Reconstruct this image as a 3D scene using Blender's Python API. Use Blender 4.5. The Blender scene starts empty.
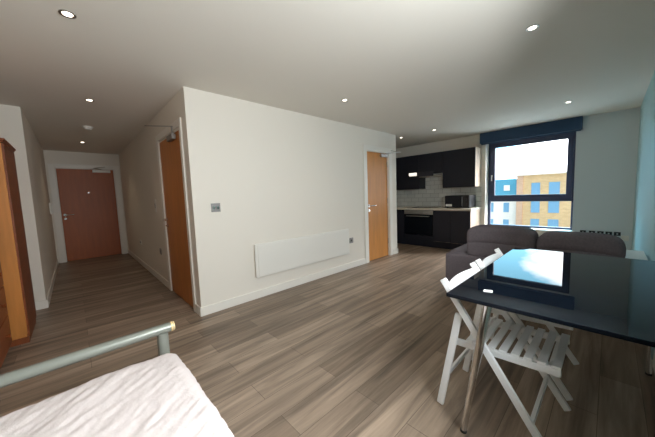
import bpy, bmesh, math, random
from mathutils import Vector, Matrix, noise

SC = bpy.context.scene
COL = SC.collection
random.seed(7)

# ------------------------------------------------------------------ camera
YAW, PITCH, ROLL = 0.8127, -0.0886, -0.0368
fwd = Vector((math.cos(YAW) * math.cos(PITCH), math.sin(YAW) * math.cos(PITCH), math.sin(PITCH)))
r0 = Vector((math.sin(YAW), -math.cos(YAW), 0))
u0 = r0.cross(fwd)
cr, sr = math.cos(ROLL), math.sin(ROLL)
rgt, upv = cr * r0 + sr * u0, -sr * r0 + cr * u0
cam_data = bpy.data.cameras.new('camera')
cam = bpy.data.objects.new('camera', cam_data)
COL.objects.link(cam)
m3 = Matrix((rgt, upv, -fwd)).transposed()
cam.matrix_world = Matrix.Translation((0, 0, 1.2615)) @ m3.to_4x4()
cam_data.sensor_width = 36
cam_data.lens = 267.98 / 655 * 36
cam_data.clip_start = 0.02
cam_data.clip_end = 500
SC.camera = cam

# ------------------------------------------------------------------ exposure, sky, daylight
SC.view_settings.view_transform = 'Standard'
SC.view_settings.look = 'None'
SC.view_settings.exposure = 0.0
SC.view_settings.gamma = 1.0
SC.view_settings.use_curve_mapping = False
SC.cycles.max_bounces = 14
SC.cycles.diffuse_bounces = 10
SC.cycles.transparent_max_bounces = 12
SKY_GAIN = 1.7        # sky over the street
SKY_HIGH = 6.5        # brightening of the cloud cover higher up
SKY_BACK = 0.15       # sky behind the building
DAYLIGHT = 80.0      # daylight through the second window

world = bpy.data.worlds.new('sky')
SC.world = world
world.use_nodes = True
nt = world.node_tree
nt.nodes.clear()
def N(tree, typ, **kw):
    n = tree.nodes.new(typ)
    for k, v in kw.items():
        setattr(n, k, v)
    return n
L = nt.links.new
tc = N(nt, 'ShaderNodeTexCoord')
mp = N(nt, 'ShaderNodeMapping')
mp.inputs['Scale'].default_value = (2.2, 2.2, 5.5)
mp.inputs['Location'].default_value = (0.35, 0.1, 0.3)
L(tc.outputs['Generated'], mp.inputs['Vector'])
nz = N(nt, 'ShaderNodeTexNoise')
nz.inputs['Scale'].default_value = 2.6
nz.inputs['Detail'].default_value = 6
nz.inputs['Roughness'].default_value = 0.55
L(mp.outputs['Vector'], nz.inputs['Vector'])
sep = N(nt, 'ShaderNodeSeparateXYZ')
L(tc.outputs['Generated'], sep.inputs['Vector'])
# more cloud towards -Y and near the horizon
ma = N(nt, 'ShaderNodeMath', operation='MULTIPLY_ADD')
L(sep.outputs['Y'], ma.inputs[0]); ma.inputs[1].default_value = -2.4
L(nz.outputs['Fac'], ma.inputs[2])
mb = N(nt, 'ShaderNodeMath', operation='MULTIPLY_ADD')
L(sep.outputs['Z'], mb.inputs[0]); mb.inputs[1].default_value = -0.9
L(ma.outputs[0], mb.inputs[2])
rampn = N(nt, 'ShaderNodeValToRGB')
rampn.color_ramp.elements[0].position = 0.0
rampn.color_ramp.elements[0].color = (0.85, 2.0, 2.7, 1)
rampn.color_ramp.elements[1].position = 0.22
rampn.color_ramp.elements[1].color = (4.2, 4.3, 4.4, 1)
mc = N(nt, 'ShaderNodeMath', operation='ADD'); L(mb.outputs[0], mc.inputs[0]); mc.inputs[1].default_value = 0.12
L(mc.outputs[0], rampn.inputs['Fac'])
# bright cloud over the street (+X), duller sky behind the building (-X), pale ground below the horizon
gx = N(nt, 'ShaderNodeMapRange'); L(sep.outputs['X'], gx.inputs['Value'])
gx.inputs['From Min'].default_value = 0.1; gx.inputs['From Max'].default_value = 0.55
gx.inputs['To Min'].default_value = SKY_BACK; gx.inputs['To Max'].default_value = SKY_GAIN
gz = N(nt, 'ShaderNodeMapRange'); L(sep.outputs['Z'], gz.inputs['Value'])
gz.inputs['From Min'].default_value = -0.02; gz.inputs['From Max'].default_value = 0.02
gz.inputs['To Min'].default_value = 0.25; gz.inputs['To Max'].default_value = 1.0
gg = N(nt, 'ShaderNodeMath', operation='MULTIPLY'); L(gx.outputs['Result'], gg.inputs[0]); L(gz.outputs['Result'], gg.inputs[1])
gh = N(nt, 'ShaderNodeMapRange'); L(sep.outputs['Z'], gh.inputs['Value'])      # brighter cloud higher up
gh.inputs['From Min'].default_value = 0.33; gh.inputs['From Max'].default_value = 0.55
gh.inputs['To Min'].default_value = 1.0; gh.inputs['To Max'].default_value = SKY_HIGH
gk = N(nt, 'ShaderNodeMath', operation='MULTIPLY'); L(gg.outputs[0], gk.inputs[0]); L(gh.outputs['Result'], gk.inputs[1])
bg = N(nt, 'ShaderNodeBackground')
L(rampn.outputs['Color'], bg.inputs['Color'])
L(gk.outputs[0], bg.inputs['Strength'])
wo = N(nt, 'ShaderNodeOutputWorld')
L(bg.outputs[0], wo.inputs['Surface'])

day_d = bpy.data.lights.new('daylight', 'AREA')
day_d.shape = 'RECTANGLE'; day_d.size = 1.05; day_d.size_y = 1.05
day_d.energy = DAYLIGHT; day_d.color = (0.93, 0.98, 1.0)
day = bpy.data.objects.new('daylight', day_d)
COL.objects.link(day)
day.location = (1.025, -0.40, 1.58)
day.rotation_euler = Vector((0, 1, 0)).to_track_quat('-Z', 'Y').to_euler()

def portal(name, loc, direction, sx, sy):
    d = bpy.data.lights.new(name, 'AREA')
    d.shape = 'RECTANGLE'; d.size = sx; d.size_y = sy
    d.cycles.is_portal = True
    o = bpy.data.objects.new(name, d); COL.objects.link(o)
    o.location = loc
    o.rotation_euler = Vector(direction).to_track_quat('-Z', 'Y').to_euler()
portal('window_portal', (6.60, 1.135, 1.33), (-1, 0, 0), 1.5, 1.9)

# ------------------------------------------------------------------ helpers
def lin(r, g, b):
    f = lambda c: (c / 255 / 12.92) if c / 255 <= 0.04045 else ((c / 255 + 0.055) / 1.055) ** 2.4
    return (f(r), f(g), f(b), 1)

def mat(name, color, rough=0.5, metal=0.0, spec=0.5, bump=0.0, bscale=60, vary=0.0, vscale=8, emit=None, estr=0, coat=0, stretch=None):
    m = bpy.data.materials.new(name)
    m.use_nodes = True
    t = m.node_tree
    p = t.nodes['Principled BSDF']
    p.inputs['Base Color'].default_value = color
    p.inputs['Roughness'].default_value = rough
    p.inputs['Metallic'].default_value = metal
    p.inputs['Specular IOR Level'].default_value = spec
    p.inputs['Coat Weight'].default_value = coat
    c = N(t, 'ShaderNodeTexCoord')
    vec = c.outputs['Object']
    if stretch:
        q = N(t, 'ShaderNodeMapping'); q.inputs['Scale'].default_value = stretch
        t.links.new(vec, q.inputs['Vector']); vec = q.outputs['Vector']
    if vary:
        z = N(t, 'ShaderNodeTexNoise'); z.inputs['Scale'].default_value = vscale; z.inputs['Detail'].default_value = 5
        t.links.new(vec, z.inputs['Vector'])
        mr = N(t, 'ShaderNodeMapRange'); mr.inputs['From Min'].default_value = 0.3; mr.inputs['From Max'].default_value = 0.7
        mr.inputs['To Min'].default_value = 1 - vary; mr.inputs['To Max'].default_value = 1 + vary
        t.links.new(z.outputs['Fac'], mr.inputs['Value'])
        mx = N(t, 'ShaderNodeVectorMath', operation='SCALE'); mx.inputs[0].default_value = color[:3]
        t.links.new(mr.outputs['Result'], mx.inputs['Scale'])
        t.links.new(mx.outputs['Vector'], p.inputs['Base Color'])
    if bump:
        z2 = N(t, 'ShaderNodeTexNoise'); z2.inputs['Scale'].default_value = bscale; z2.inputs['Detail'].default_value = 4
        t.links.new(vec, z2.inputs['Vector'])
        b = N(t, 'ShaderNodeBump'); b.inputs['Strength'].default_value = bump; b.inputs['Distance'].default_value = 0.01
        t.links.new(z2.outputs['Fac'], b.inputs['Height'])
        t.links.new(b.outputs['Normal'], p.inputs['Normal'])
    if emit:
        p.inputs['Emission Color'].default_value = emit
        p.inputs['Emission Strength'].default_value = estr
    return m

def brick_mat(name, c1, c2, cm, w, h, mortar, axes, rough=0.6, offset=0.5, bump=0.15, grain=0.0, gscale=(1, 1, 1), spec=0.5):
    """brick texture over object coordinates; axes = which object axes run along / across the courses"""
    m = bpy.data.materials.new(name); m.use_nodes = True
    t = m.node_tree; p = t.nodes['Principled BSDF']
    p.inputs['Roughness'].default_value = rough
    p.inputs['Specular IOR Level'].default_value = spec
    c = N(t, 'ShaderNodeTexCoord'); s = N(t, 'ShaderNodeSeparateXYZ'); k = N(t, 'ShaderNodeCombineXYZ')
    t.links.new(c.outputs['Object'], s.inputs[0])
    t.links.new(s.outputs[axes[0]], k.inputs['X']); t.links.new(s.outputs[axes[1]], k.inputs['Y'])
    b = N(t, 'ShaderNodeTexBrick'); b.offset = offset; b.offset_frequency = 2; b.squash = 1
    b.inputs['Color1'].default_value = c1; b.inputs['Color2'].default_value = c2; b.inputs['Mortar'].default_value = cm
    b.inputs['Scale'].default_value = 1; b.inputs['Mortar Size'].default_value = mortar; b.inputs['Mortar Smooth'].default_value = 0.1
    b.inputs['Bias'].default_value = 0; b.inputs['Brick Width'].default_value = w; b.inputs['Row Height'].default_value = h
    t.links.new(k.outputs[0], b.inputs['Vector'])
    out = b.outputs['Color']
    if grain:
        q = N(t, 'ShaderNodeMapping'); q.inputs['Scale'].default_value = gscale
        t.links.new(c.outputs['Object'], q.inputs['Vector'])
        z = N(t, 'ShaderNodeTexNoise'); z.inputs['Scale'].default_value = 1; z.inputs['Detail'].default_value = 7; z.inputs['Roughness'].default_value = 0.62
        z.inputs['Distortion'].default_value = 0.6
        t.links.new(q.outputs['Vector'], z.inputs['Vector'])
        mr = N(t, 'ShaderNodeMapRange'); mr.inputs['From Min'].default_value = 0.28; mr.inputs['From Max'].default_value = 0.72
        mr.inputs['To Min'].default_value = 1 - grain; mr.inputs['To Max'].default_value = 1 + grain
        t.links.new(z.outputs['Fac'], mr.inputs['Value'])
        mx = N(t, 'ShaderNodeVectorMath', operation='SCALE')
        t.links.new(out, mx.inputs[0]); t.links.new(mr.outputs['Result'], mx.inputs['Scale'])
        out = mx.outputs['Vector']
    t.links.new(out, p.inputs['Base Color'])
    bm_ = N(t, 'ShaderNodeBump'); bm_.invert = True; bm_.inputs['Strength'].default_value = bump; bm_.inputs['Distance'].default_value = 0.004
    t.links.new(b.outputs['Fac'], bm_.inputs['Height']); t.links.new(bm_.outputs['Normal'], p.inputs['Normal'])
    return m

def glass_mat(name, tint=(1, 1, 1, 1)):
    m = bpy.data.materials.new(name); m.use_nodes = True
    t = m.node_tree; t.nodes.clear()
    o = N(t, 'ShaderNodeOutputMaterial'); x = N(t, 'ShaderNodeMixShader')
    a = N(t, 'ShaderNodeBsdfTransparent'); a.inputs['Color'].default_value = tint
    g = N(t, 'ShaderNodeBsdfGlossy'); g.inputs['Roughness'].default_value = 0.02
    f = N(t, 'ShaderNodeFresnel'); f.inputs['IOR'].default_value = 1.12
    t.links.new(f.outputs[0], x.inputs[0]); t.links.new(a.outputs[0], x.inputs[1]); t.links.new(g.outputs[0], x.inputs[2])
    t.links.new(x.outputs[0], o.inputs['Surface'])
    return m

class MB:
    """collects shapes in world coordinates; build() links them as one mesh object"""
    def __init__(s):
        s.v = []; s.f = []
    def add(s, vs, fs):
        n = len(s.v); s.v += [tuple(v) for v in vs]; s.f += [tuple(i + n for i in f) for f in fs]; return s
    def box(s, x0, x1, y0, y1, z0, z1):
        x0, x1 = min(x0, x1), max(x0, x1); y0, y1 = min(y0, y1), max(y0, y1); z0, z1 = min(z0, z1), max(z0, z1)
        vs = [(x0, y0, z0), (x1, y0, z0), (x1, y1, z0), (x0, y1, z0), (x0, y0, z1), (x1, y0, z1), (x1, y1, z1), (x0, y1, z1)]
        return s.add(vs, [(3, 2, 1, 0), (4, 5, 6, 7), (0, 1, 5, 4), (1, 2, 6, 5), (2, 3, 7, 6), (3, 0, 4, 7)])
    def bar(s, p0, p1, w, h, up=(0, 0, 1)):
        """rectangular bar from p0 to p1: w across, h along 'up'"""
        p0, p1 = Vector(p0), Vector(p1); d = (p1 - p0).normalized(); up = Vector(up)
        a = d.cross(up).normalized(); b = a.cross(d).normalized()
        a *= w / 2; b *= h / 2
        vs = [p + sa * a + sb * b for p in (p0, p1) for sa, sb in ((-1, -1), (1, -1), (1, 1), (-1, 1))]
        return s.add(vs, [(0, 1, 2, 3), (7, 6, 5, 4), (4, 5, 1, 0), (5, 6, 2, 1), (6, 7, 3, 2), (7, 4, 0, 3)])
    def cyl(s, p0, p1, r0, r1=None, n=20):
        r1 = r0 if r1 is None else r1
        p0, p1 = Vector(p0), Vector(p1); d = (p1 - p0).normalized()
        a = d.orthogonal().normalized(); b = d.cross(a)
        vs = []
        for p, r in ((p0, r0), (p1, r1)):
            for i in range(n):
                t = 2 * math.pi * i / n
                vs.append(p + r * (math.cos(t) * a + math.sin(t) * b))
        fs = [(i, (i + 1) % n, n + (i + 1) % n, n + i) for i in range(n)]
        fs += [tuple(reversed(range(n))), tuple(range(n, 2 * n))]
        return s.add(vs, fs)
    def tube(s, pts, r, n=12):
        pts = [Vector(p) for p in pts]; vs = []; prev = None
        for i, p in enumerate(pts):
            d = ((pts[i + 1] if i + 1 < len(pts) else p) - (pts[i - 1] if i else p)).normalized()
            a = d.orthogonal().normalized() if prev is None else (prev - d * prev.dot(d)).normalized()
            prev = a; b = d.cross(a)
            for k in range(n):
                t = 2 * math.pi * k / n
                vs.append(p + r * (math.cos(t) * a + math.sin(t) * b))
        m = len(pts)
        fs = [(j * n + k, j * n + (k + 1) % n, (j + 1) * n + (k + 1) % n, (j + 1) * n + k) for j in range(m - 1) for k in range(n)]
        fs += [tuple(reversed(range(n))), tuple(range((m - 1) * n, m * n))]
        return s.add(vs, fs)
    def prism(s, pts, axis, a0, a1):
        """polygon pts (2D, in the two other axes in x,y,z order) extruded along axis"""
        def mk(p, a):
            q = list(p); q.insert('xyz'.index(axis), a); return q
        n = len(pts)
        vs = [mk(p, a0) for p in pts] + [mk(p, a1) for p in pts]
        fs = [(i, (i + 1) % n, n + (i + 1) % n, n + i) for i in range(n)] + [tuple(reversed(range(n))), tuple(range(n, 2 * n))]
        return s.add(vs, fs)
    def rbox(s, x0, x1, y0, y1, z0, z1, r, seg=0.06, disp=None):
        """rounded soft box made of fine quads"""
        lo, hi = Vector((x0, y0, z0)), Vector((x1, y1, z1)); size = hi - lo
        cnt = [max(4, int(round(size[i] / seg))) for i in range(3)]
        def axis_pts(i):
            k = max(2, int(r / seg * 2) + 2)
            a = [lo[i] + r * (1 - math.cos(math.pi / 2 * j / k)) for j in range(k)]
            mid = [lo[i] + r + (size[i] - 2 * r) * j / cnt[i] for j in range(cnt[i] + 1)]
            c = [hi[i] - r * (1 - math.cos(math.pi / 2 * j / k)) for j in range(k - 1, -1, -1)]
            return a + mid + c
        P = [axis_pts(i) for i in range(3)]
        key = {}; vs = []; fs = []
        def vert(i, j, k):
            t = (i, j, k)
            if t not in key:
                p = Vector((P[0][i], P[1][j], P[2][k]))
                q = Vector([min(max(p[a], lo[a] + r), hi[a] - r) for a in range(3)])
                d = p - q
                if d.length > 1e-9:
                    p = q + d.normalized() * r
                if disp:
                    p = disp(p, (d.normalized() if d.length > 1e-9 else Vector((0, 0, 0))))
                key[t] = len(vs); vs.append(p)
            return key[t]
        n = [len(P[i]) - 1 for i in range(3)]
        for i in range(n[0]):
            for j in range(n[1]):
                fs.append((vert(i, j, n[2]), vert(i + 1, j, n[2]), vert(i + 1, j + 1, n[2]), vert(i, j + 1, n[2])))
                fs.append((vert(i, j + 1, 0), vert(i + 1, j + 1, 0), vert(i + 1, j, 0), vert(i, j, 0)))
        for i in range(n[0]):
            for k in range(n[2]):
                fs.append((vert(i, 0, k), vert(i + 1, 0, k), vert(i + 1, 0, k + 1), vert(i, 0, k + 1)))
                fs.append((vert(i, n[1], k + 1), vert(i + 1, n[1], k + 1), vert(i + 1, n[1], k), vert(i, n[1], k)))
        for j in range(n[1]):
            for k in range(n[2]):
                fs.append((vert(0, j, k + 1), vert(0, j + 1, k + 1), vert(0, j + 1, k), vert(0, j, k)))
                fs.append((vert(n[0], j, k), vert(n[0], j + 1, k), vert(n[0], j + 1, k + 1), vert(n[0], j, k + 1)))
        return s.add(vs, fs)
    def build(s, name, m, parent=None, bevel=0.0, smooth=False, seg=2):
        off = Vector((0, 0, 0)); q = parent
        while q is not None:
            off += q.location; q = q.parent
        me = bpy.data.meshes.new(name)
        me.from_pydata([tuple(Vector(v) - off) for v in s.v], [], s.f)
        b = bmesh.new(); b.from_mesh(me); bmesh.ops.recalc_face_normals(b, faces=b.faces); b.to_mesh(me); b.free()
        me.materials.append(m)
        o = bpy.data.objects.new(name, me); COL.objects.link(o)
        if parent is not None:
            o.parent = parent
        if bevel:
            md = o.modifiers.new('bevel', 'BEVEL'); md.width = bevel; md.segments = seg; md.limit_method = 'ANGLE'; md.angle_limit = 0.7
        if smooth:
            for p in me.polygons: p.use_smooth = True
            if smooth == 'angle':
                me.set_sharp_from_angle(angle=0.7)
        return o

def tag(o, label=None, cat=None, group=None, kind=None):
    if label: o['label'] = label
    if cat: o['category'] = cat
    if group: o['group'] = group
    if kind: o['kind'] = kind
    return o
def thing(name, loc, label, cat, group=None):
    o = bpy.data.objects.new(name, None); COL.objects.link(o); o.location = loc
    o.empty_display_size = 0.1
    return tag(o, label, cat, group)
def struct(o, label=None):
    o['kind'] = 'structure'
    if label: o['label'] = label
    return o
def copy_tree(o, parent=None):
    c = o.copy(); COL.objects.link(c)
    if parent is not None: c.parent = parent
    for ch in list(o.children): copy_tree(ch, c)
    return c

# ------------------------------------------------------------------ materials
M = {}
M['wall'] = mat('white_paint', lin(232, 226, 216), 0.75, spec=0.25, bump=0.04, bscale=180)
M['wall_shaded'] = mat('shaded_wall_paint', lin(216, 224, 226), 0.75, spec=0.25, bump=0.04, bscale=180)  # wall paint greyed to carry the dimness of the backlit window wall
M['ceiling'] = mat('ceiling_paint', lin(226, 221, 212), 0.85, spec=0.2, bump=0.03, bscale=160)
M['teal'] = mat('teal_paint', lin(166, 198, 200), 0.5, spec=0.4, bump=0.04, bscale=180)
M['gloss_white'] = mat('white_gloss_trim', lin(236, 232, 224), 0.35)
M['floor'] = brick_mat('oak_plank_floor', lin(152, 134, 117), lin(119, 103, 88), lin(95, 81, 69), 1.22, 0.18, 0.0016, ('X', 'Y'), rough=0.42, offset=0.37, bump=0.12, grain=0.6, gscale=(0.9, 14, 1), spec=0.4)
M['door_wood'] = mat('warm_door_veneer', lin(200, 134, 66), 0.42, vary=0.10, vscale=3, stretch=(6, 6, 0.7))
M['door_wood_shaded'] = mat('shaded_orange_door_veneer', lin(188, 118, 54), 0.42, vary=0.10, vscale=3, stretch=(6, 6, 0.7))  # door veneer darkened, hall shade worked into the colour
M['hall_wood_shaded'] = mat('shaded_brown_door_veneer', lin(164, 86, 34), 0.45, vary=0.10, vscale=3, stretch=(6, 6, 0.7))  # deeper copy of the veneer, standing in for the dim hall end
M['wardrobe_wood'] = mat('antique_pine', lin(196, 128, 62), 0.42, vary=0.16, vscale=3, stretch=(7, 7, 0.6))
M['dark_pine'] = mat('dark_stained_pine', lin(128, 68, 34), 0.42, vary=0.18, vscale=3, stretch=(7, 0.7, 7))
M['chrome'] = mat('chrome', (0.75, 0.74, 0.72, 1), 0.14, metal=1)
M['steel'] = mat('brushed_steel', (0.55, 0.54, 0.52, 1), 0.35, metal=1, bump=0.02, bscale=200)
M['bed_metal'] = mat('silver_grey_tube', lin(140, 144, 136), 0.36, metal=0.35)
M['cream_plastic'] = mat('cream_plastic', lin(226, 196, 140), 0.5)
M['black_gloss'] = mat('black_glass', (0.004, 0.006, 0.010, 1), 0.02, spec=0.14)
M['table_edge'] = mat('black_table_edge', (0.006, 0.006, 0.008, 1), 0.3)
M['black'] = mat('black_plastic', (0.008, 0.008, 0.01, 1), 0.4)
M['black_satin'] = mat('black_satin_door', (0.006, 0.008, 0.014, 1), 0.5, spec=0.3)
M['navy'] = mat('navy_cabinet_front', lin(34, 36, 46), 0.45, spec=0.3)
M['carcass'] = mat('cream_end_panel', lin(232, 206, 182), 0.5)
M['worktop'] = mat('pale_stone_worktop', lin(206, 200, 186), 0.35, vary=0.06, vscale=40)
M['tiles'] = brick_mat('metro_tiles', lin(232, 232, 226), lin(218, 219, 213), lin(182, 181, 175), 0.2, 0.1, 0.004, ('Y', 'Z'), rough=0.2, bump=0.3)
M['frame'] = mat('dark_grey_window_frame', lin(58, 68, 96), 0.4)
M['blind'] = mat('navy_blind_fabric', lin(46, 72, 102), 0.8, bump=0.05, bscale=300)
M['glass'] = glass_mat('window_glass')
M['sofa'] = mat('taupe_grey_weave', lin(110, 103, 108), 0.95, spec=0.1, bump=0.25, bscale=220, vary=0.10, vscale=60)
M['sheet'] = mat('white_quilted_cotton', lin(208, 199, 197), 0.9, spec=0.1, bump=0.25, bscale=45)
M['chair'] = mat('white_painted_wood', lin(246, 247, 248), 0.45)
M['heater'] = mat('white_enamel', lin(232, 229, 222), 0.5)
M['plate'] = mat('satin_chrome_plate', (0.32, 0.31, 0.30, 1), 0.35, metal=0.7)
M['white_plastic'] = mat('white_plastic', lin(232, 230, 224), 0.4)
M['lamp'] = mat('lit_lamp', (1, 1, 1, 1), 0.4, emit=(1.0, 0.86, 0.68, 1), estr=9)
M['hood_strip'] = mat('emissive_hood_strip', (1, 1, 1, 1), 0.4, emit=(1.0, 0.93, 0.82, 1), estr=0.9)
M['paper'] = mat('white_paper', lin(240, 240, 238), 0.8)
M['rubber'] = mat('dark_rubber', (0.02, 0.02, 0.02, 1), 0.7)
M['brick'] = brick_mat('buff_brick', lin(214, 174, 126), lin(204, 162, 114), lin(196, 170, 136), 0.45, 0.15, 0.012, ('Y', 'Z'), rough=0.9, grain=0.08, gscale=(1, 0.6, 0.6))
M['brick_pink'] = brick_mat('pink_brick', lin(206, 160, 128), lin(196, 150, 118), lin(190, 168, 150), 0.45, 0.15, 0.012, ('Y', 'Z'), rough=0.9)
M['render'] = mat('pale_render', lin(232, 216, 202), 0.9)
M['teal_cladding'] = mat('blue_green_cladding', lin(84, 150, 172), 0.7)
M['pane_blue'] = mat('blue_grey_window_glass', lin(118, 158, 184), 0.3)
M['tarmac'] = mat('asphalt', lin(150, 150, 148), 0.9)

# ------------------------------------------------------------------ room shell
H = 2.4
XC, XE, YM, XL, YL, YE, XW, YR = 0.913, 4.80, 3.0, -0.335, 4.73, 8.16, 6.30, -0.265
XB = -1.05
struct(MB().box(XB - 0.1, XW + 0.28, YR - 0.15, YE + 0.3, -0.12, 0).build('floor', M['floor']))
struct(MB().box(XB - 0.1, XW + 0.28, YR - 0.15, YE + 0.3, H, H + 0.12).build('ceiling', M['ceiling']))
struct(MB().box(XB - 0.1, XB, YR, YE + 0.3, 0, H).build('wall_left', M['wall']))
struct(MB().box(XB, XW, YE + 0.2, YE + 0.3, 0, H).build('wall_leak_stop', M['wall']))  # unseen wall added to keep sky from leaking in around the doors
struct(MB().box(XB, XL, YL, YL + 0.1, 0, H).build('wall_back_left', M['wall']))
struct(MB().box(XL - 0.1, XL, YL + 0.1, YE, 0, H).build('wall_hall_left', M['wall']))
# hall end with the opening for door_3
D3a, D3b, D3h = -0.215, 0.805, 2.06
b = MB().box(XL - 0.1, D3a, YE, YE + 0.12, 0, H).box(D3b, XC + 0.12, YE, YE + 0.12, 0, H).box(D3a, D3b, YE, YE + 0.12, D3h, H)
struct(b.build('wall_hall_end', M['wall']))
# hall right with door_1
D1a, D1b, D1h = 3.205, 4.19, 2.06
b = MB().box(XC, XC + 0.12, YM + 0.12, D1a, 0, H).box(XC, XC + 0.12, D1b, YE, 0, H).box(XC, XC + 0.12, D1a, D1b, D1h, H)
struct(b.build('wall_hall_right', M['wall']))
# main wall with door_2
D2a, D2b, D2h = 3.83, 4.54, 2.04
b = MB().box(XC, D2a, YM, YM + 0.12, 0, H).box(D2b, XE, YM, YM + 0.12, 0, H).box(D2a, D2b, YM, YM + 0.12, D2h, H)
struct(b.build('wall_main', M['wall']))
struct(MB().box(XE - 0.12, XE, YM + 0.12, 4.5, 0, H).build('wall_kitchen_side', M['wall']))
struct(MB().box(XE, XW, 4.4, 4.5, 0, H).build('wall_kitchen_end', M['wall']))
# window wall
Wa, Wb, Wz0, Wz1 = 0.435, 1.81, 0.45, 2.21
struct(MB().box(XW, XW + 0.28, YR, Wa, 0, H).build('wall_window_right', M['wall_shaded']))
b = MB().box(XW, XW + 0.28, Wb, YE + 0.3, 0, H).box(XW, XW + 0.28, Wa, Wb, 0, Wz0).box(XW, XW + 0.28, Wa, Wb, Wz1, H)
struct(b.build('wall_window', M['wall']))
# teal wall on the camera's side, with the second window next to the photographer
Va, Vb, Vz0, Vz1 = 0.50, 1.55, 1.05, 2.10
b = MB().box(XB - 0.1, Va, YR - 0.15, YR, 0, H).box(Vb, XW + 0.28, YR - 0.15, YR, 0, H).box(Va, Vb, YR - 0.15, YR, 0, Vz0).box(Va, Vb, YR - 0.15, YR, Vz1, H)
struct(b.build('wall_right', M['teal']))

# skirting
SK, ST = 0.10, 0.016
def skirt(name, x0, x1, y0, y1):
    struct(MB().box(x0, x1, y0, y1, 0, SK).build(name, M['gloss_white'], bevel=0.004))
skirt('baseboard_main', XC - ST, 3.735, YM - ST, YM)
skirt('baseboard_main_end', 4.645, XE, YM - ST, YM)
skirt('baseboard_corner', XC - ST, XC, YM, 3.145)
skirt('baseboard_hall_right', XC - ST, XC, 4.285, YE - ST)
skirt('baseboard_hall_left', XL, XL + ST, YL, YE - ST)
skirt('baseboard_back_left', XB, XL + ST, YL - ST, YL)
skirt('baseboard_kitchen_side', XE, XE + ST, YM - ST, 4.38)
skirt('baseboard_window', XW - ST, XW, YR + ST, 1.85)
skirt('baseboard_right', XB, XW - ST, YR, YR + ST)
skirt('baseboard_left', XB, XB + ST, YR + ST, 2.5)

# ------------------------------------------------------------------ doors
def lever(parent, p, out, along, drop=0.0):
    """lever handle: rose at p, sticking out along 'out', lever running along 'along'; thumb-turn rose below"""
    p, out, along = Vector(p), Vector(out), Vector(along)
    m = MB().cyl(p, p + out * 0.012, 0.026).cyl(p + out * 0.012, p + out * 0.05, 0.009)
    m.tube([p + out * 0.045, p + out * 0.055 + along * 0.012, p + out * 0.055 + along * 0.145], 0.0105)
    q = p - Vector((0, 0, 0.085))
    m.cyl(q, q + out * 0.012, 0.024).cyl(q + out * 0.012, q + out * 0.03, 0.008)
    m.build('door_handle', M['chrome'], parent, smooth='angle')

# door_1: in the hall's right wall, near the corner
d1 = struct(MB().box(XC + 0.002, XC + 0.046, D1a + 0.012, D1b - 0.012, 0.006, D1h - 0.032).build('door_1', M['door_wood_shaded'], bevel=0.002), 'orange brown wooden door in the hall side wall, nearest the corner')
m = MB()
for y0, y1 in ((D1a - 0.055, D1a + 0.012), (D1b - 0.012, D1b + 0.09)):
    m.box(XC - 0.018, XC, y0, y1, 0, D1h + 0.07)
m.box(XC - 0.018, XC, D1a + 0.012, D1b - 0.012, D1h - 0.012, D1h + 0.07)
m.box(XC, XC + 0.12, D1a, D1a + 0.01, 0, D1h).box(XC, XC + 0.12, D1b - 0.01, D1b, 0, D1h).box(XC, XC + 0.12, D1a + 0.01, D1b - 0.01, D1h - 0.03, D1h)
m.build('door_frame', M['gloss_white'], d1, bevel=0.004)
lever(d1, (XC + 0.002, 4.10, 1.01), (-1, 0, 0), (0, -1, 0))
MB().box(XC - 0.045, XC + 0.002, 3.40, 3.62, D1h - 0.11, D1h - 0.05).build('door_closer', M['plate'], d1, bevel=0.006)
MB().cyl((XC - 0.025, 3.44, D1h - 0.055), (XC - 0.025, 3.44, D1h + 0.03), 0.008).bar((XC - 0.02, 3.42, D1h + 0.03), (XC - 0.205, 3.84, D1h + 0.095), 0.012, 0.008).build('closer_arm', M['plate'], d1)

# door_2: main wall, beside the kitchen
d2 = struct(MB().box(D2a + 0.022, D2b - 0.022, YM + 0.03, YM + 0.075, 0.006, D2h - 0.032).build('door_2', M['door_wood'], bevel=0.002), 'light orange wooden door beside the kitchen')
m = MB()
for x0, x1 in ((D2a - 0.085, D2a + 0.01), (D2b - 0.01, D2b + 0.09)):
    m.box(x0, x1, YM - 0.018, YM, 0, D2h + 0.07)
m.box(D2a + 0.01, D2b - 0.01, YM - 0.018, YM, D2h - 0.012, D2h + 0.07)
m.box(D2a, D2a + 0.02, YM, YM + 0.12, 0, D2h).box(D2b - 0.02, D2b, YM, YM + 0.12, 0, D2h).box(D2a + 0.02, D2b - 0.02, YM, YM + 0.12, D2h - 0.03, D2h)
m.build('door_frame', M['gloss_white'], d2, bevel=0.004)
lever(d2, (D2a + 0.085, YM + 0.03, 1.03), (0, -1, 0), (1, 0, 0))
MB().box(4.28, 4.50, YM - 0.012, YM + 0.03, D2h - 0.105, D2h - 0.048).build('door_closer', M['steel'], d2, bevel=0.006)
MB().bar((4.38, YM - 0.02, D2h - 0.04), (4.56, YM - 0.24, D2h - 0.03), 0.022, 0.012).bar((4.56, YM - 0.24, D2h - 0.03), (4.60, YM - 0.018, D2h + 0.03), 0.022, 0.012).build('closer_arm', M['plate'], d2)
for z in (0.25, 1.05, 1.75):
    MB().cyl((D2b - 0.022, YM + 0.024, z), (D2b - 0.022, YM + 0.024, z + 0.1), 0.008).build('hinge', M['steel'], d2)

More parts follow.
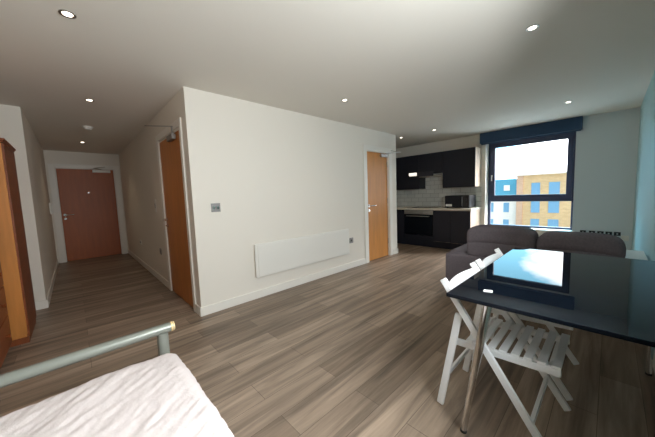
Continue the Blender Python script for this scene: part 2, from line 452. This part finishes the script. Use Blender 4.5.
# door_3: end of the hall
d3 = struct(MB().box(D3a + 0.03, D3b - 0.03, YE + 0.03, YE + 0.075, 0.006, D3h - 0.03).build('door_3', M['hall_wood_shaded'], bevel=0.002), 'brown entrance door, hall shade in its colour, at the far end of the hall')
m = MB()
for x0, x1 in ((D3a - 0.085, D3a + 0.01), (D3b - 0.01, D3b + 0.085)):
    m.box(x0, x1, YE - 0.018, YE, 0, D3h + 0.07)
m.box(D3a + 0.01, D3b - 0.01, YE - 0.018, YE, D3h - 0.012, D3h + 0.07)
m.box(D3a, D3a + 0.028, YE, YE + 0.12, 0, D3h).box(D3b - 0.028, D3b, YE, YE + 0.12, 0, D3h).box(D3a + 0.028, D3b - 0.028, YE, YE + 0.12, D3h - 0.03, D3h)
m.build('door_frame', M['gloss_white'], d3, bevel=0.004)
lever(d3, (D3a + 0.085, YE + 0.03, 1.03), (0, -1, 0), (1, 0, 0))
MB().cyl((0.295, YE + 0.03, 1.5), (0.295, YE + 0.022, 1.5), 0.014).build('spyhole', M['steel'], d3)
MB().box(0.40, 0.72, YE - 0.03, YE + 0.03, D3h - 0.1, D3h - 0.04).build('door_closer', M['white_plastic'], d3, bevel=0.006)
MB().bar((0.55, YE - 0.03, D3h - 0.03), (0.42, YE - 0.24, D3h - 0.02), 0.022, 0.012).bar((0.42, YE - 0.24, D3h - 0.02), (0.62, YE - 0.018, D3h + 0.03), 0.022, 0.012).build('closer_arm', M['steel'], d3)

# ------------------------------------------------------------------ windows
FX0, FX1 = XW + 0.20, XW + 0.26
w1 = MB()
def ring_x(mb, x0, x1, y0, y1, z0, z1, t, tb=None, tt=None):
    tb = tb or t; tt = tt or t
    mb.box(x0, x1, y0, y0 + t, z0, z1).box(x0, x1, y1 - t, y1, z0, z1).box(x0, x1, y0 + t, y1 - t, z0, z0 + tb).box(x0, x1, y0 + t, y1 - t, z1 - tt, z1)
ring_x(w1, FX0, FX1, Wa - 0.005, Wb, Wz0, Wz1, 0.045, 0.05, 0.05)
w1.box(FX0, FX1, Wa + 0.04, Wb - 0.045, 0.985, 1.065)
w1 = struct(w1.build('window_1', M['frame'], bevel=0.003), 'dark framed window behind the sofa')
m = MB(); ring_x(m, FX0 - 0.02, FX1 - 0.01, Wa + 0.04, Wb - 0.045, 1.065, Wz1 - 0.05, 0.078, 0.055, 0.06)
sash = m.build('window_sash', M['frame'], w1, bevel=0.003)
MB().box(FX0 + 0.02, FX0 + 0.03, Wa + 0.118, Wb - 0.123, 1.12, Wz1 - 0.11).build('pane', M['glass'], sash)
MB().box(FX0 + 0.02, FX0 + 0.03, Wa + 0.04, Wb - 0.045, Wz0 + 0.05, 0.985).build('pane', M['glass'], w1)
MB().box(FX0 - 0.045, FX0 - 0.02, Wb - 0.085, Wb - 0.065, 1.50, 1.54).box(FX0 - 0.055, FX0 - 0.04, Wb - 0.085, Wb - 0.065, 1.42, 1.54).build('window_handle', M['white_plastic'], w1, bevel=0.003)
struct(MB().box(XW - 0.02, FX0, Wa, Wb, Wz0 - 0.005, Wz0 + 0.015).build('trim_1', M['gloss_white'], bevel=0.004), 'white sill of the window behind the sofa')
# second window, next to the photographer
w2 = MB()
w2.box(Va, Va + 0.05, YR - 0.11, YR - 0.06, Vz0, Vz1).box(Vb - 0.05, Vb, YR - 0.11, YR - 0.06, Vz0, Vz1)
w2.box(Va + 0.05, Vb - 0.05, YR - 0.11, YR - 0.06, Vz0, Vz0 + 0.05).box(Va + 0.05, Vb - 0.05, YR - 0.11, YR - 0.06, Vz1 - 0.05, Vz1)
w2 = struct(w2.build('window_2', M['frame'], bevel=0.003))
MB().box(Va + 0.05, Vb - 0.05, YR - 0.09, YR - 0.08, Vz0 + 0.05, Vz1 - 0.05).build('pane', M['glass'], w2)

# roller blind rolled up above the window
t = thing('roller_blind', (6.24, 1.13, 2.16), 'dark navy roller blind rolled up in its box above the window', 'blind')
MB().box(6.19, XW - 0.002, 0.36, 1.895, 2.19, H - 0.002).build('blind_box', M['blind'], t, bevel=0.006)
MB().cyl((6.245, 0.375, 2.178), (6.245, 1.88, 2.178), 0.011).build('bottom_bar', M['blind'], t)

# ------------------------------------------------------------------ outside
def house_window(parent, x, y0, y1, z0, z1):
    f = MB(); ring_x(f, x - 0.06, x + 0.04, y0, y1, z0, z1, 0.09)
    f.box(x - 0.05, x + 0.04, (y0 + y1) / 2 - 0.05, (y0 + y1) / 2 + 0.05, z0 + 0.09, z1 - 0.09)
    f = f.build('window', M['pane_blue'], parent)
    MB().box(x - 0.02, x + 0.01, y0 + 0.09, y1 - 0.09, z0 + 0.09, z1 - 0.09).build('pane', M['pane_blue'], f)
OX = 50.0; KS = 50.0 / 31.3
def oy(v): return v * KS
def oz(v): return 1.2615 + (v - 1.2615) * KS
t = thing('apartment_block', (OX, 5, -9), 'buff brick flat roofed apartment block seen through the window', 'building')
MB().box(OX, OX + 10, -6, oy(5.75), -9, oz(2.38)).build('wall', M['brick'], t)
MB().box(OX - 0.15, OX + 10, oy(5.75), oy(6.25), -9, oz(2.38)).build('corner_pier', M['brick_pink'], t)
MB().box(OX - 0.3, OX + 10.2, -6.2, oy(6.28), oz(2.38), oz(2.38) + 0.25).build('parapet', M['render'], t)
for zt in (1.65, -0.03, -1.71, -3.4):
    for ya, yb in ((3.07, 3.82), (4.45, 5.1), (1.2, 1.9)):
        house_window(t, OX - 0.02, oy(ya), oy(yb), oz(zt - 1.08), oz(zt))
t = thing('rendered_block', (OX + 1, 14, -9), 'pale rendered block with blue green top storey beside the brick block', 'building')
MB().box(OX + 0.6, OX + 10, oy(6.28), 22, -9, oz(0.28)).build('wall', M['render'], t)
MB().box(OX + 0.6, OX + 10, oy(6.28), 22, oz(0.28), oz(2.15)).build('top_storey', M['teal_cladding'], t)
MB().box(OX + 0.5, OX + 0.6, oy(6.9), oy(7.4), oz(1.0), oz(1.55)).build('panel', M['render'], t)
for zt in (-0.2, -1.9, -3.6):
    for ya, yb in ((6.93, 7.4), (8.3, 8.8)):
        house_window(t, OX + 0.58, oy(ya), oy(yb), oz(zt - 0.95), oz(zt))
struct(MB().box(8, 120, -80, 80, -9.3, -9).build('ground', M['tarmac']), 'street below the window')

# ------------------------------------------------------------------ kitchen
KF = 5.70            # front of the base doors
def base_unit(y0, y1, label, doors, body='navy'):
    t = thing('kitchen_base_cabinet', ((KF + XW) / 2, (y0 + y1) / 2, 0), label, 'cabinet')
    MB().box(KF + 0.02, XW - 0.002, y0 + 0.001, y1 - 0.001, 0.15, 0.838).build('carcass', M[body], t)
    MB().box(KF + 0.06, KF + 0.078, y0 + 0.001, y1 - 0.001, 0.0, 0.15).build('plinth', M['navy'], t)
    for a, b_, z0, z1 in doors:
        MB().box(KF, KF + 0.019, a + 0.002, b_ - 0.002, z0, z1).build('door', M['navy'], t, bevel=0.002)
    return t
base_unit(1.895, 2.66, 'navy base cabinet under the microwave, with pale end panel', [(1.895, 2.2775, 0.155, 0.83), (2.2775, 2.66, 0.155, 0.83)], 'carcass')
base_unit(3.36, 4.37, 'navy base cabinet left of the oven', [(3.36, 3.865, 0.155, 0.83), (3.865, 4.37, 0.155, 0.83)])
# oven housing and oven
t = thing('oven_housing', (6.0, 3.01, 0), 'navy housing cabinet around and below the oven', 'cabinet')
MB().box(KF + 0.02, XW - 0.002, 2.661, 2.679, 0.15, 0.838).box(KF + 0.02, XW - 0.002, 3.341, 3.359, 0.15, 0.838).box(KF + 0.02, XW - 0.002, 2.679, 3.341, 0.15, 0.168).build('carcass', M['navy'], t)
MB().box(KF + 0.06, KF + 0.078, 2.661, 3.359, 0, 0.15).build('plinth', M['navy'], t)
MB().box(KF, KF + 0.019, 2.663, 3.357, 0.172, 0.262).build('filler_panel', M['navy'], t, bevel=0.002)
t = thing('built_in_oven', (6.0, 3.01, 0.27), 'black built-in oven with steel control strip under the worktop', 'oven')
MB().box(KF + 0.03, XW - 0.06, 2.70, 3.32, 0.275, 0.834).build('body', M['black'], t)
MB().box(KF - 0.004, KF + 0.028, 2.665, 3.355, 0.74, 0.834).build('control_panel', M['steel'], t, bevel=0.002)
for y in (2.78, 2.90, 3.12, 3.24):
    MB().cyl((KF - 0.004, y, 0.787), (KF - 0.028, y, 0.787), 0.018).build('knob', M['steel'], t, smooth='angle')
od = MB().box(KF - 0.006, KF + 0.026, 2.665, 3.355, 0.275, 0.735).build('oven_door', M['black_gloss'], t, bevel=0.002)
MB().tube([(KF - 0.006, 2.74, 0.70), (KF - 0.045, 2.74, 0.70), (KF - 0.045, 3.28, 0.70), (KF - 0.006, 3.28, 0.70)], 0.009).build('handle', M['steel'], od)
# worktop
t = MB().box(KF - 0.03, XW - 0.002, 1.875, 4.37, 0.842, 0.88).build('worktop', M['worktop'], bevel=0.004)
tag(t, 'pale worktop running along the navy base cabinets', 'worktop')
t = thing('hob', (5.98, 3.01, 0.88), 'flat black glass hob set on the worktop above the oven', 'hob')
MB().box(5.74, 6.24, 2.72, 3.30, 0.8805, 0.888).build('glass', M['black_gloss'], t, bevel=0.002)
for i, (x, y) in enumerate(((5.86, 2.87), (5.86, 3.15), (6.1, 2.87), (6.1, 3.15))):
    MB().cyl((x, y, 0.888), (x, y, 0.8885), 0.085, n=28).build('cooking_zone', M['black'], t)
# splashback
s_ = MB().box(XW - 0.010, XW, 1.875, 4.37, 0.882, 1.312).box(XW - 0.010, XW, 2.56, 3.118, 1.312, 1.60).build('trim_2', M['tiles'])
struct(s_, 'pale metro tile splashback above the worktop')
# wall cabinets
UF = 5.96
def wall_unit(y0, y1, z0, z1, label, doors, body='navy'):
    t = thing('kitchen_wall_cabinet', ((UF + XW) / 2, (y0 + y1) / 2, z0), label, 'cabinet')
    MB().box(UF + 0.02, XW - 0.002, y0 + 0.001, y1 - 0.001, z0, z1).build('carcass', M[body], t)
    for a, b_ in doors:
        MB().box(UF, UF + 0.019, a + 0.0015, b_ - 0.0015, z0 - 0.006, z1).build('door', M['navy'], t, bevel=0.002)
wall_unit(1.90, 2.56, 1.318, 2.11, 'navy wall cabinet above the microwave, with pale end panel', [(1.90, 2.56)], 'carcass')
wall_unit(2.56, 3.118, 1.655, 2.11, 'short navy wall cabinet over the cooker hood', [(2.56, 3.118)])
wall_unit(3.118, 4.37, 1.318, 2.11, 'navy wall cabinet left of the cooker hood', [(3.118, 3.74), (3.74, 4.37)])
# cooker hood, visor pulled out
t = thing('cooker_hood', (6.0, 2.84, 1.545), 'slim cooker hood pulled out below the short cabinet, bright strip on its lip', 'cooker hood')
MB().box(UF + 0.01, XW - 0.002, 2.565, 3.113, 1.585, 1.646).build('body', M['steel'], t)
MB().box(5.53, UF + 0.008, 2.57, 3.108, 1.605, 1.625).build('visor', M['steel'], t)
MB().box(5.505, 5.528, 2.562, 2.93, 1.575, 1.665).build('front_lip', M['navy'], t, bevel=0.003)
MB().prism([(5.50, 1.615), (5.528, 1.60), (5.528, 1.668), (5.50, 1.668)], 'y', 2.932, 3.116).build('emissive_strip', M['hood_strip'], t, bevel=0.002)  # white end of the lip, made emissive
# microwave
t = thing('microwave', (6.03, 2.21, 0.88), 'black microwave with a white sticker on the worktop', 'microwave')
MB().box(5.86, 6.22, 1.965, 2.46, 0.892, 1.145).build('body', M['black'], t, bevel=0.006)
md = MB().box(5.84, 5.859, 2.09, 2.458, 0.895, 1.142).build('door', M['black_satin'], t, bevel=0.003)
MB().box(5.838, 5.8395, 2.31, 2.44, 0.915, 0.965).build('sticker', M['paper'], md)
MB().box(5.84, 5.859, 1.967, 2.087, 0.895, 1.142).build('control_panel', M['black'], t, bevel=0.003)
for z in (0.96, 1.06):
    MB().cyl((5.84, 2.027, z), (5.825, 2.027, z), 0.02).build('knob', M['black'], t, smooth='angle')
MB().tube([(5.84, 2.10, 0.92), (5.825, 2.10, 0.93), (5.825, 2.10, 1.11), (5.84, 2.10, 1.12)], 0.004).build('handle', M['steel'], t)
for x in (5.9, 6.18):
    for y in (2.0, 2.42):
        MB().cyl((x, y, 0.8805), (x, y, 0.892), 0.012).build('foot', M['rubber'], t)

# ------------------------------------------------------------------ fittings on the walls
# panel heater
t = thing('panel_heater', (2.42, YM, 0.26), 'long white flat panel heater low on the main wall', 'heater')
MB().box(1.70, 3.15, YM - 0.022, YM - 0.002, 0.34, 0.62).build('wall_bracket', M['white_plastic'], t)
MB().box(1.565, 3.285, YM - 0.042, YM - 0.022, 0.265, 0.69).build('panel', M['heater'], t, bevel=0.014, seg=3)
MB().box(1.60, 3.25, YM - 0.047, YM - 0.042, 0.29, 0.665).build('front_plate', M['heater'], t, bevel=0.006, seg=3)
def plate(name, p, out, w, h, label, cat, m, group=None, rockers=2, rm=None):
    """electrical plate on a wall at p; out = wall normal"""
    p, out = Vector(p), Vector(out); side = Vector((0, 0, 1)).cross(out)
    t = thing(name, p, label, cat, group)
    def bx(c, sw, sh, d0, d1, nm, mm, bev):
        c = Vector(c); q = MB(); a = c + out * d0; e = c + out * d1
        vs = [(min(a[i], e[i]) - abs(side[i]) * sw / 2, max(a[i], e[i]) + abs(side[i]) * sw / 2) for i in range(3)]
        q.box(vs[0][0], vs[0][1], vs[1][0], vs[1][1], c.z - sh / 2, c.z + sh / 2)
        q.build(nm, mm, t, bevel=bev)
    bx(p, w, h, 0.0, 0.009, 'face_plate', m, 0.002)
    for k in range(rockers):
        o = side * ((k - (rockers - 1) / 2) * w * 0.42)
        bx(p + o, w * 0.26, h * 0.36, 0.009, 0.013, 'switch' if cat == 'switch' else 'outlet', rm or M['black'], 0.001)
    return t
plate('light_switch', (1.145, YM, 1.165), (0, -1, 0), 0.10, 0.095, 'square metal light switch on the main wall near the corner', 'switch', M['plate'], rockers=2, rm=M['chrome'])
plate('wall_socket', (3.375, YM, 0.475), (0, -1, 0), 0.09, 0.09, 'dark metal socket beside the panel heater', 'socket', M['plate'], rockers=1)
plate('light_switch', (XC, 4.72, 1.19), (-1, 0, 0), 0.09, 0.19, 'tall white switch plate by the hall side door', 'switch', M['white_plastic'], rockers=1, rm=M['plate'])
plate('wall_socket', (XC, 4.66, 0.50), (-1, 0, 0), 0.08, 0.09, 'dark socket low on the hall wall beside the side door', 'socket', M['plate'], rockers=1)
plate('wall_socket', (XC, 6.3, 0.47), (-1, 0, 0), 0.14, 0.09, 'white socket low on the hall wall halfway to the entrance', 'socket', M['white_plastic'], rockers=2, rm=M['plate'])
t = thing('intercom', (XL, 7.75, 1.2), 'white entry phone on the left hall wall by the entrance', 'intercom')
MB().box(XL, XL + 0.03, 7.69, 7.78, 1.08, 1.30).build('body', M['white_plastic'], t, bevel=0.005)
MB().box(XL + 0.03, XL + 0.055, 7.735, 7.775, 1.09, 1.29).build('handset', M['white_plastic'], t, bevel=0.008)
for k, (y, lab) in enumerate(((0.295, 'black wall socket nearest the window, first of the row'), (0.185, 'black wall socket second from the window in the row'), (0.085, 'black wall socket in the middle of the row by the window'), (-0.01, 'black wall socket second from the teal wall in the row'), (-0.105, 'black wall socket nearest the teal wall, last of the row'))):
    plate('wall_socket', (XW, y, 0.463), (-1, 0, 0), 0.075, 0.06, lab, 'socket', M['black'], group='row of black sockets on the window wall', rockers=1, rm=M['steel'])
plate('wall_socket', (XW, -0.19, 0.40), (-1, 0, 0), 0.085, 0.085, 'white blank plate on the window wall beside the row of black sockets', 'socket', M['white_plastic'], rockers=0)

# ------------------------------------------------------------------ ceiling fittings
def downlight(x, y, label, energy, lamp_r=0.024):
    t = thing('ceiling_downlight', (x, y, H), label, 'downlight', 'recessed ceiling downlights')
    n = 28; vs = []; fs = []
    for r, z in ((0.040, H), (0.040, H - 0.004), (0.031, H - 0.005), (0.024, H - 0.001)):
        for i in range(n):
            a = 2 * math.pi * i / n; vs.append((x + r * math.cos(a), y + r * math.sin(a), z))
    for k in range(3):
        for i in range(n):
            fs.append((k * n + i, k * n + (i + 1) % n, (k + 1) * n + (i + 1) % n, (k + 1) * n + i))
    MB().add(vs, fs).build('bezel', M['steel'], t, smooth='angle')
    MB().cyl((x, y, H - 0.001), (x, y, H - 0.003), lamp_r).build('lamp', M['lamp'], t)
    d = bpy.data.lights.new('downlight_beam', 'SPOT'); d.energy = energy; d.color = (1.0, 0.80, 0.56)
    d.spot_size = math.radians(110); d.spot_blend = 0.9; d.shadow_soft_size = 0.03
    o = bpy.data.objects.new('downlight_beam', d); COL.objects.link(o); o.location = (0, 0, -0.02); o.parent = t
EN = 3.0
downlight(0.08, 2.29, 'ceiling downlight in front of the hall, above the bed foot', EN)
downlight(0.24, 4.01, 'ceiling downlight at the mouth of the hall', EN * 2.2)
downlight(0.24, 6.80, 'ceiling downlight deep in the hall beyond the smoke alarm', EN * 2.2)
downlight(2.51, 2.27, 'ceiling downlight in front of the long white wall', EN)
downlight(5.05, 2.33, 'ceiling downlight in front of the kitchen cabinets', EN * 2.5)
downlight(5.12, 3.07, 'ceiling downlight over the kitchen beyond the wall corner', EN * 4)
downlight(2.50, 0.43, 'ceiling downlight above the black table, largest in view on this side', EN * 0.5)
downlight(5.02, 0.44, 'ceiling downlight in front of the window', EN * 0.4)
t = thing('smoke_alarm', (0.27, 5.42, H), 'round white smoke alarm on the hall ceiling', 'smoke alarm')
MB().cyl((0.27, 5.42, H), (0.27, 5.42, H - 0.012), 0.065, n=28).build('base', M['white_plastic'], t, smooth='angle')
MB().cyl((0.27, 5.42, H - 0.012), (0.27, 5.42, H - 0.04), 0.055, 0.04, n=28).build('cover', M['white_plastic'], t, smooth='angle')

# ------------------------------------------------------------------ wardrobe and chest
t = thing('wardrobe', (-1.1, 3.94, 0), 'tall pine wardrobe with a moulded cornice beside the hall', 'wardrobe')
wx0, wx1, wy0, wy1 = -1.02, -0.386, 3.65, 4.26
MB().box(wx0, wx1 - 0.02, wy0, wy1, 0.06, 1.814).build('body', M['wardrobe_wood'], t, bevel=0.003)
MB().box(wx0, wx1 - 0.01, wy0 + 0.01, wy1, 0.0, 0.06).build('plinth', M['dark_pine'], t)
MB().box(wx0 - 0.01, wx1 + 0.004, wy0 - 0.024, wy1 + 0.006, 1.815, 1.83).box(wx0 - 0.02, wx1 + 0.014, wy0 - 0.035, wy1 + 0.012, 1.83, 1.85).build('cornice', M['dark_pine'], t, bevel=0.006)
wd = (wx1 - wx0 - 0.02) / 2
for k in range(2):
    xa = wx0 + 0.01 + k * wd
    dd = MB().box(xa + 0.002, xa + wd - 0.002, wy0 - 0.019, wy0 - 0.0005, 0.09, 1.81).build('door', M['wardrobe_wood'], t, bevel=0.003)
    MB().cyl((xa + 0.05, wy0 - 0.019, 1.0), (xa + 0.05, wy0 - 0.04, 1.0), 0.012, 0.018).build('knob', M['dark_pine'], dd, smooth='angle')
MB().box(wx1 - 0.0195, wx1, wy0, wy1 - 0.001, 0.06, 1.81).build('shaded_side_panel', M['dark_pine'], t, bevel=0.003)  # darker wood here paints in the shade on the side

t = thing('chest_of_drawers', (-0.76, 3.1, 0), 'dark stained chest of drawers in front of the wardrobe', 'chest of drawers')
cx0, cx1, cy0, cy1, ch = -1.0, -0.487, 2.62, 3.60, 1.15
MB().box(cx0, cx1 - 0.02, cy0, cy1, 0.05, ch - 0.03).build('body', M['dark_pine'], t, bevel=0.003)
MB().box(cx0, cx1 - 0.04, cy0 + 0.02, cy1 - 0.02, 0, 0.05).build('plinth', M['dark_pine'], t)
MB().box(cx0, cx1 + 0.01, cy0 - 0.01, cy1 + 0.01, ch - 0.03, ch).build('top', M['wardrobe_wood'], t, bevel=0.006)
for z0, z1 in ((0.07, 0.32), (0.33, 0.58), (0.59, 0.84), (0.85, 1.10)):
    dd = MB().box(cx1 - 0.019, cx1, cy0 + 0.02, cy1 - 0.02, z0, z1).build('drawer', M['dark_pine'], t, bevel=0.004)
    for y in (cy0 + 0.22, cy1 - 0.22):
        MB().cyl((cx1, y, (z0 + z1) / 2), (cx1 + 0.025, y, (z0 + z1) / 2), 0.012, 0.018).build('knob', M['dark_pine'], dd, smooth='angle')

# ------------------------------------------------------------------ bed
RZ, RY = 0.552, 1.685
bx0, bx1 = -1.0, 0.30
t = thing('bed_frame', (-0.35, 0.7, 0), 'silver grey tubular metal bed frame', 'bed')
MB().tube([(bx0 - 0.03, RY, RZ), (bx1 + 0.055, RY, RZ)], 0.026, n=20).build('foot_rail', M['bed_metal'], t, smooth='angle')
MB().cyl((bx1 + 0.042, RY, RZ), (bx1 + 0.060, RY, RZ), 0.0272, 0.025).build('end_cap', M['cream_plastic'], t)
for x in (bx0 + 0.03, bx1):
    for y, zt in ((RY, RZ - 0.02), (YR + 0.045, 0.8)):
        MB().cyl((x, y, 0), (x, y, zt), 0.028).build('leg', M['bed_metal'], t, smooth='angle')
MB().tube([(bx0 - 0.03, YR + 0.045, 0.8), (bx1 + 0.05, YR + 0.045, 0.8)], 0.026, n=20).build('head_rail', M['bed_metal'], t, smooth='angle')
for x in (bx0 + 0.03, bx1 - 0.02):
    MB().box(x - 0.012, x + 0.012, YR + 0.07, RY - 0.026, 0.19, 0.25).build('side_rail', M['bed_metal'], t, bevel=0.003)
m = MB()
for k in range(14):
    y = YR + 0.14 + k * 0.128
    m.box(bx0 + 0.045, bx1 - 0.035, y, y + 0.07, 0.232, 0.245)
m.build('slats', M['chair'], t)
def crumple(p, n):
    q = Vector(p)
    a_, c_ = p.x * 0.8 + p.y * 0.6, p.y * 0.8 - p.x * 0.6
    w = noise.noise((a_ * 3.0, c_ * 5.0, p.z * 3)) * 0.006
    w += noise.noise((a_ * 7 + 4, c_ * 30, p.z * 8)) * 0.0030
    w += noise.noise((a_ * 18 + 4, c_ * 70, p.z * 20)) * 0.0022
    if p.z > 0.36:
        q.z += w + 0.010 * math.exp(-((p.x - 0.10) ** 2 + (p.y - 1.52) ** 2) / 0.02)
    q += n * (w * 0.7)
    return q
o = MB().rbox(bx0 + 0.02, bx1 + 0.055, YR + 0.075, RY - 0.04, 0.245, 0.455, 0.07, seg=0.011, disp=crumple).build('mattress', M['sheet'], smooth=True)
tag(o, 'white mattress in a crumpled quilted cover on the metal bed', 'mattress')

# ------------------------------------------------------------------ table
tx0, tx1, ty0, ty1, tz = 1.335, 2.775, YR + 0.003, 0.555, 0.742
t = thing('dining_table', ((tx0 + tx1) / 2, 0.15, 0), 'black glossy dining table on splayed chrome legs against the teal wall', 'table')
MB().box(tx0, tx1, ty0, ty1, tz - 0.018, tz).build('table_top', M['black_gloss'], t, bevel=0.0025)
MB().box(tx0 + 0.06, tx1 - 0.06, ty0 + 0.06, ty1 - 0.06, tz - 0.040, tz - 0.0185).build('underframe', M['table_edge'], t, bevel=0.003)
for x, y, dx, dy in ((tx0 + 0.085, ty1 - 0.165, -0.04, 0.09), (tx1 - 0.085, ty1 - 0.165, 0.04, 0.09), (tx0 + 0.085, ty0 + 0.04, -0.04, 0.0), (tx1 - 0.10, ty0 + 0.04, -0.02, 0.0)):
    lg = MB().cyl((x, y, tz - 0.035), (x + dx, y + dy, 0.012), 0.022, 0.014).build('leg', M['chrome'], t, smooth='angle')
    MB().cyl((x + dx, y + dy, 0.013), (x + dx * 1.01, y + dy * 1.01, 0), 0.016).build('foot_cap', M['rubber'], lg, smooth='angle')
t = thing('paper_tag', (1.49, 0.405, tz), 'small white tag lying on the black table', 'tag')
q4 = [(1.470, 0.424), (1.482, 0.386), (1.512, 0.392), (1.502, 0.430)]
MB().add([(x, y, tz + 0.001) for x, y in q4] + [(x, y, tz + 0.003) for x, y in q4],
         [(3, 2, 1, 0), (4, 5, 6, 7), (0, 1, 5, 4), (1, 2, 6, 5), (2, 3, 7, 6), (3, 0, 4, 7)]).build('card', M['paper'], t)
MB().box(1.486, 1.490, 0.396, 0.416, tz + 0.0031, tz + 0.0034).box(1.496, 1.499, 0.400, 0.418, tz + 0.0031, tz + 0.0034).build('print', M['black'], t)

# ------------------------------------------------------------------ folding chairs
def make_chair(x0, label):
    """folding chair whose front faces -Y; x0 = outside of its near side"""
    W = 0.475; x1 = x0 + W
    t = thing('folding_chair', (x0 + W / 2, 0.36, 0), label, 'chair', 'white folding chairs')
    FB, FT = (0.115, 0.0), (0.622, 0.772)       # long legs: front foot to back top (y, z)
    for x in (x0 + 0.011, x1 - 0.011):
        MB().bar((x, FB[0], FB[1] + 0.008), (x, FT[0], FT[1]), 0.02, 0.036, up=(0, 1, 0)).build('long_leg', M['chair'], t, bevel=0.005)
    for x in (x0 + 0.036, x1 - 0.036):
        MB().bar((x - (0.025 if x < x0 + 0.1 else -0.025) * 0.0, 0.648, 0.006), (x, 0.545, 0.585), 0.02, 0.038, up=(0, 1, 0)).build('short_leg', M['chair'], t, bevel=0.005)
    # side rails of the seat and the slats across them
    for x in (x0 + 0.058, x1 - 0.058):
        MB().bar((x, 0.575, 0.412), (x, 0.118, 0.434), 0.02, 0.036).build('seat_rail', M['chair'], t, bevel=0.004)
    m = MB()
    for k in range(8):
        y = 0.135 + k * 0.0515
        z = 0.434 - (y - 0.118) * 0.048 + 0.0185
        m.bar((x0 + 0.047, y, z + 0.006), (x1 - 0.047, y, z + 0.006), 0.034, 0.013)
    m.build('seat', M['chair'], t, bevel=0.003)
    # curved back slat between the tops of the long legs
    n = 14; vs = []; fs = []
    ax = Vector((0, FT[0] - FB[0], FT[1] - FB[1])).normalized(); nr = Vector((0, ax.z, -ax.y))
    for i in range(n + 1):
        s = i / n; x = x0 + 0.022 + (W - 0.044) * s
        bow = 0.022 * math.sin(math.pi * s)
        top = -0.004 + 0.014 * math.sin(math.pi * s)
        c = Vector((x, FT[0], FT[1])) - ax * 0.03 + nr * (bow - 0.004)
        for a, b_ in ((-0.046, -0.008), (top, -0.008), (top, 0.008), (-0.046, 0.008)):
            vs.append(c + ax * a + nr * b_)
    for i in range(n):
        for k in range(4):
            fs.append((i * 4 + k, i * 4 + (k + 1) % 4, (i + 1) * 4 + (k + 1) % 4, (i + 1) * 4 + k))
    fs += [(3, 2, 1, 0), (n * 4, n * 4 + 1, n * 4 + 2, n * 4 + 3)]
    MB().add(vs, fs).build('backrest', M['chair'], t, bevel=0.003)
    def on_leg(z):
        f = (z - FB[1]) / (FT[1] - FB[1]); return FB[0] + f * (FT[0] - FB[0])
    MB().bar((x0 + 0.02, on_leg(0.15), 0.15), (x1 - 0.02, on_leg(0.15), 0.15), 0.018, 0.03).build('stretcher', M['chair'], t, bevel=0.003)
    MB().bar((x0 + 0.044, 0.648 - 0.103 * 0.2 / 0.58, 0.2), (x1 - 0.044, 0.648 - 0.103 * 0.2 / 0.58, 0.2), 0.016, 0.028).build('stretcher', M['chair'], t, bevel=0.003)
    return t
c1 = make_chair(1.445, 'white slatted folding chair at the near end of the black table')
c2 = copy_tree(c1)
c2.location.x += 0.56
c2['label'] = 'second white folding chair, tucked between the near chair and the sofa'

# ------------------------------------------------------------------ sofa
sx0, sx1, sy0, sy1 = 3.20, 4.07, -0.118, 1.345
t = thing('sofa', (3.8, 0.58, 0), 'taupe grey fabric sofa with its back to the table', 'sofa')
for x in (sx0 + 0.08, sx1 - 0.08):
    for y in (sy0 + 0.08, sy1 - 0.08):
        MB().cyl((x, y, 0), (x, y, 0.06), 0.022, 0.026).build('leg', M['black'], t, smooth='angle')
MB().rbox(sx0 + 0.14, sx1 - 0.01, sy0 + 0.01, sy1 - 0.205, 0.06, 0.30, 0.03).build('base', M['sofa'], t, smooth=True)
MB().rbox(sx0, sx0 + 0.15, sy0, sy1, 0.06, 0.515, 0.03).build('back', M['sofa'], t, smooth=True)
for a, b_ in ((sy1 - 0.21, sy1),):
    MB().rbox(sx0 + 0.13, sx1, a, b_, 0.06, 0.53, 0.035).build('arm', M['sofa'], t, smooth=True)
ymid = 0.48
def puff(p, n):
    return Vector(p) + n * 0.0
for a, b_, ct in ((sy0 + 0.012, ymid - 0.004, 0.832), (ymid + 0.004, sy1 - 0.23, 0.860)):
    MB().rbox(sx0 + 0.15, sx1 - 0.01, a, b_, 0.29, 0.44, 0.04).build('seat_cushion', M['sofa'], t, smooth=True)
    def dome(p, n, a=a, b_=b_):
        q = Vector(p); u = (p.y - (a + b_) / 2) / ((b_ - a) / 2)
        if p.z > 0.6: q.z -= 0.045 * u ** 4
        return q
    bc = MB().rbox(sx0 + 0.02, sx0 + 0.26, a, b_, 0.50, 0.70, 0.045, disp=None).build('back_cushion', M['sofa'], t, smooth=True)
    MB().rbox(sx0 + 0.01, sx0 + 0.25, a - 0.004, b_ + 0.003, 0.66, ct, 0.06, disp=dome).build('headrest', M['sofa'], bc, smooth=True)

t = thing('low_cabinet', (3.65, -0.19, 0), 'narrow white low cabinet between the sofa end and the teal wall', 'cabinet')
MB().box(3.32, 3.96, YR + 0.02, -0.126, 0.04, 0.585).build('body', M['heater'], t, bevel=0.004)
MB().box(3.31, 3.97, YR + 0.017, -0.121, 0.5855, 0.605).build('top', M['heater'], t, bevel=0.004)
MB().box(3.35, 3.93, YR + 0.03, -0.14, 0, 0.04).build('plinth', M['heater'], t)
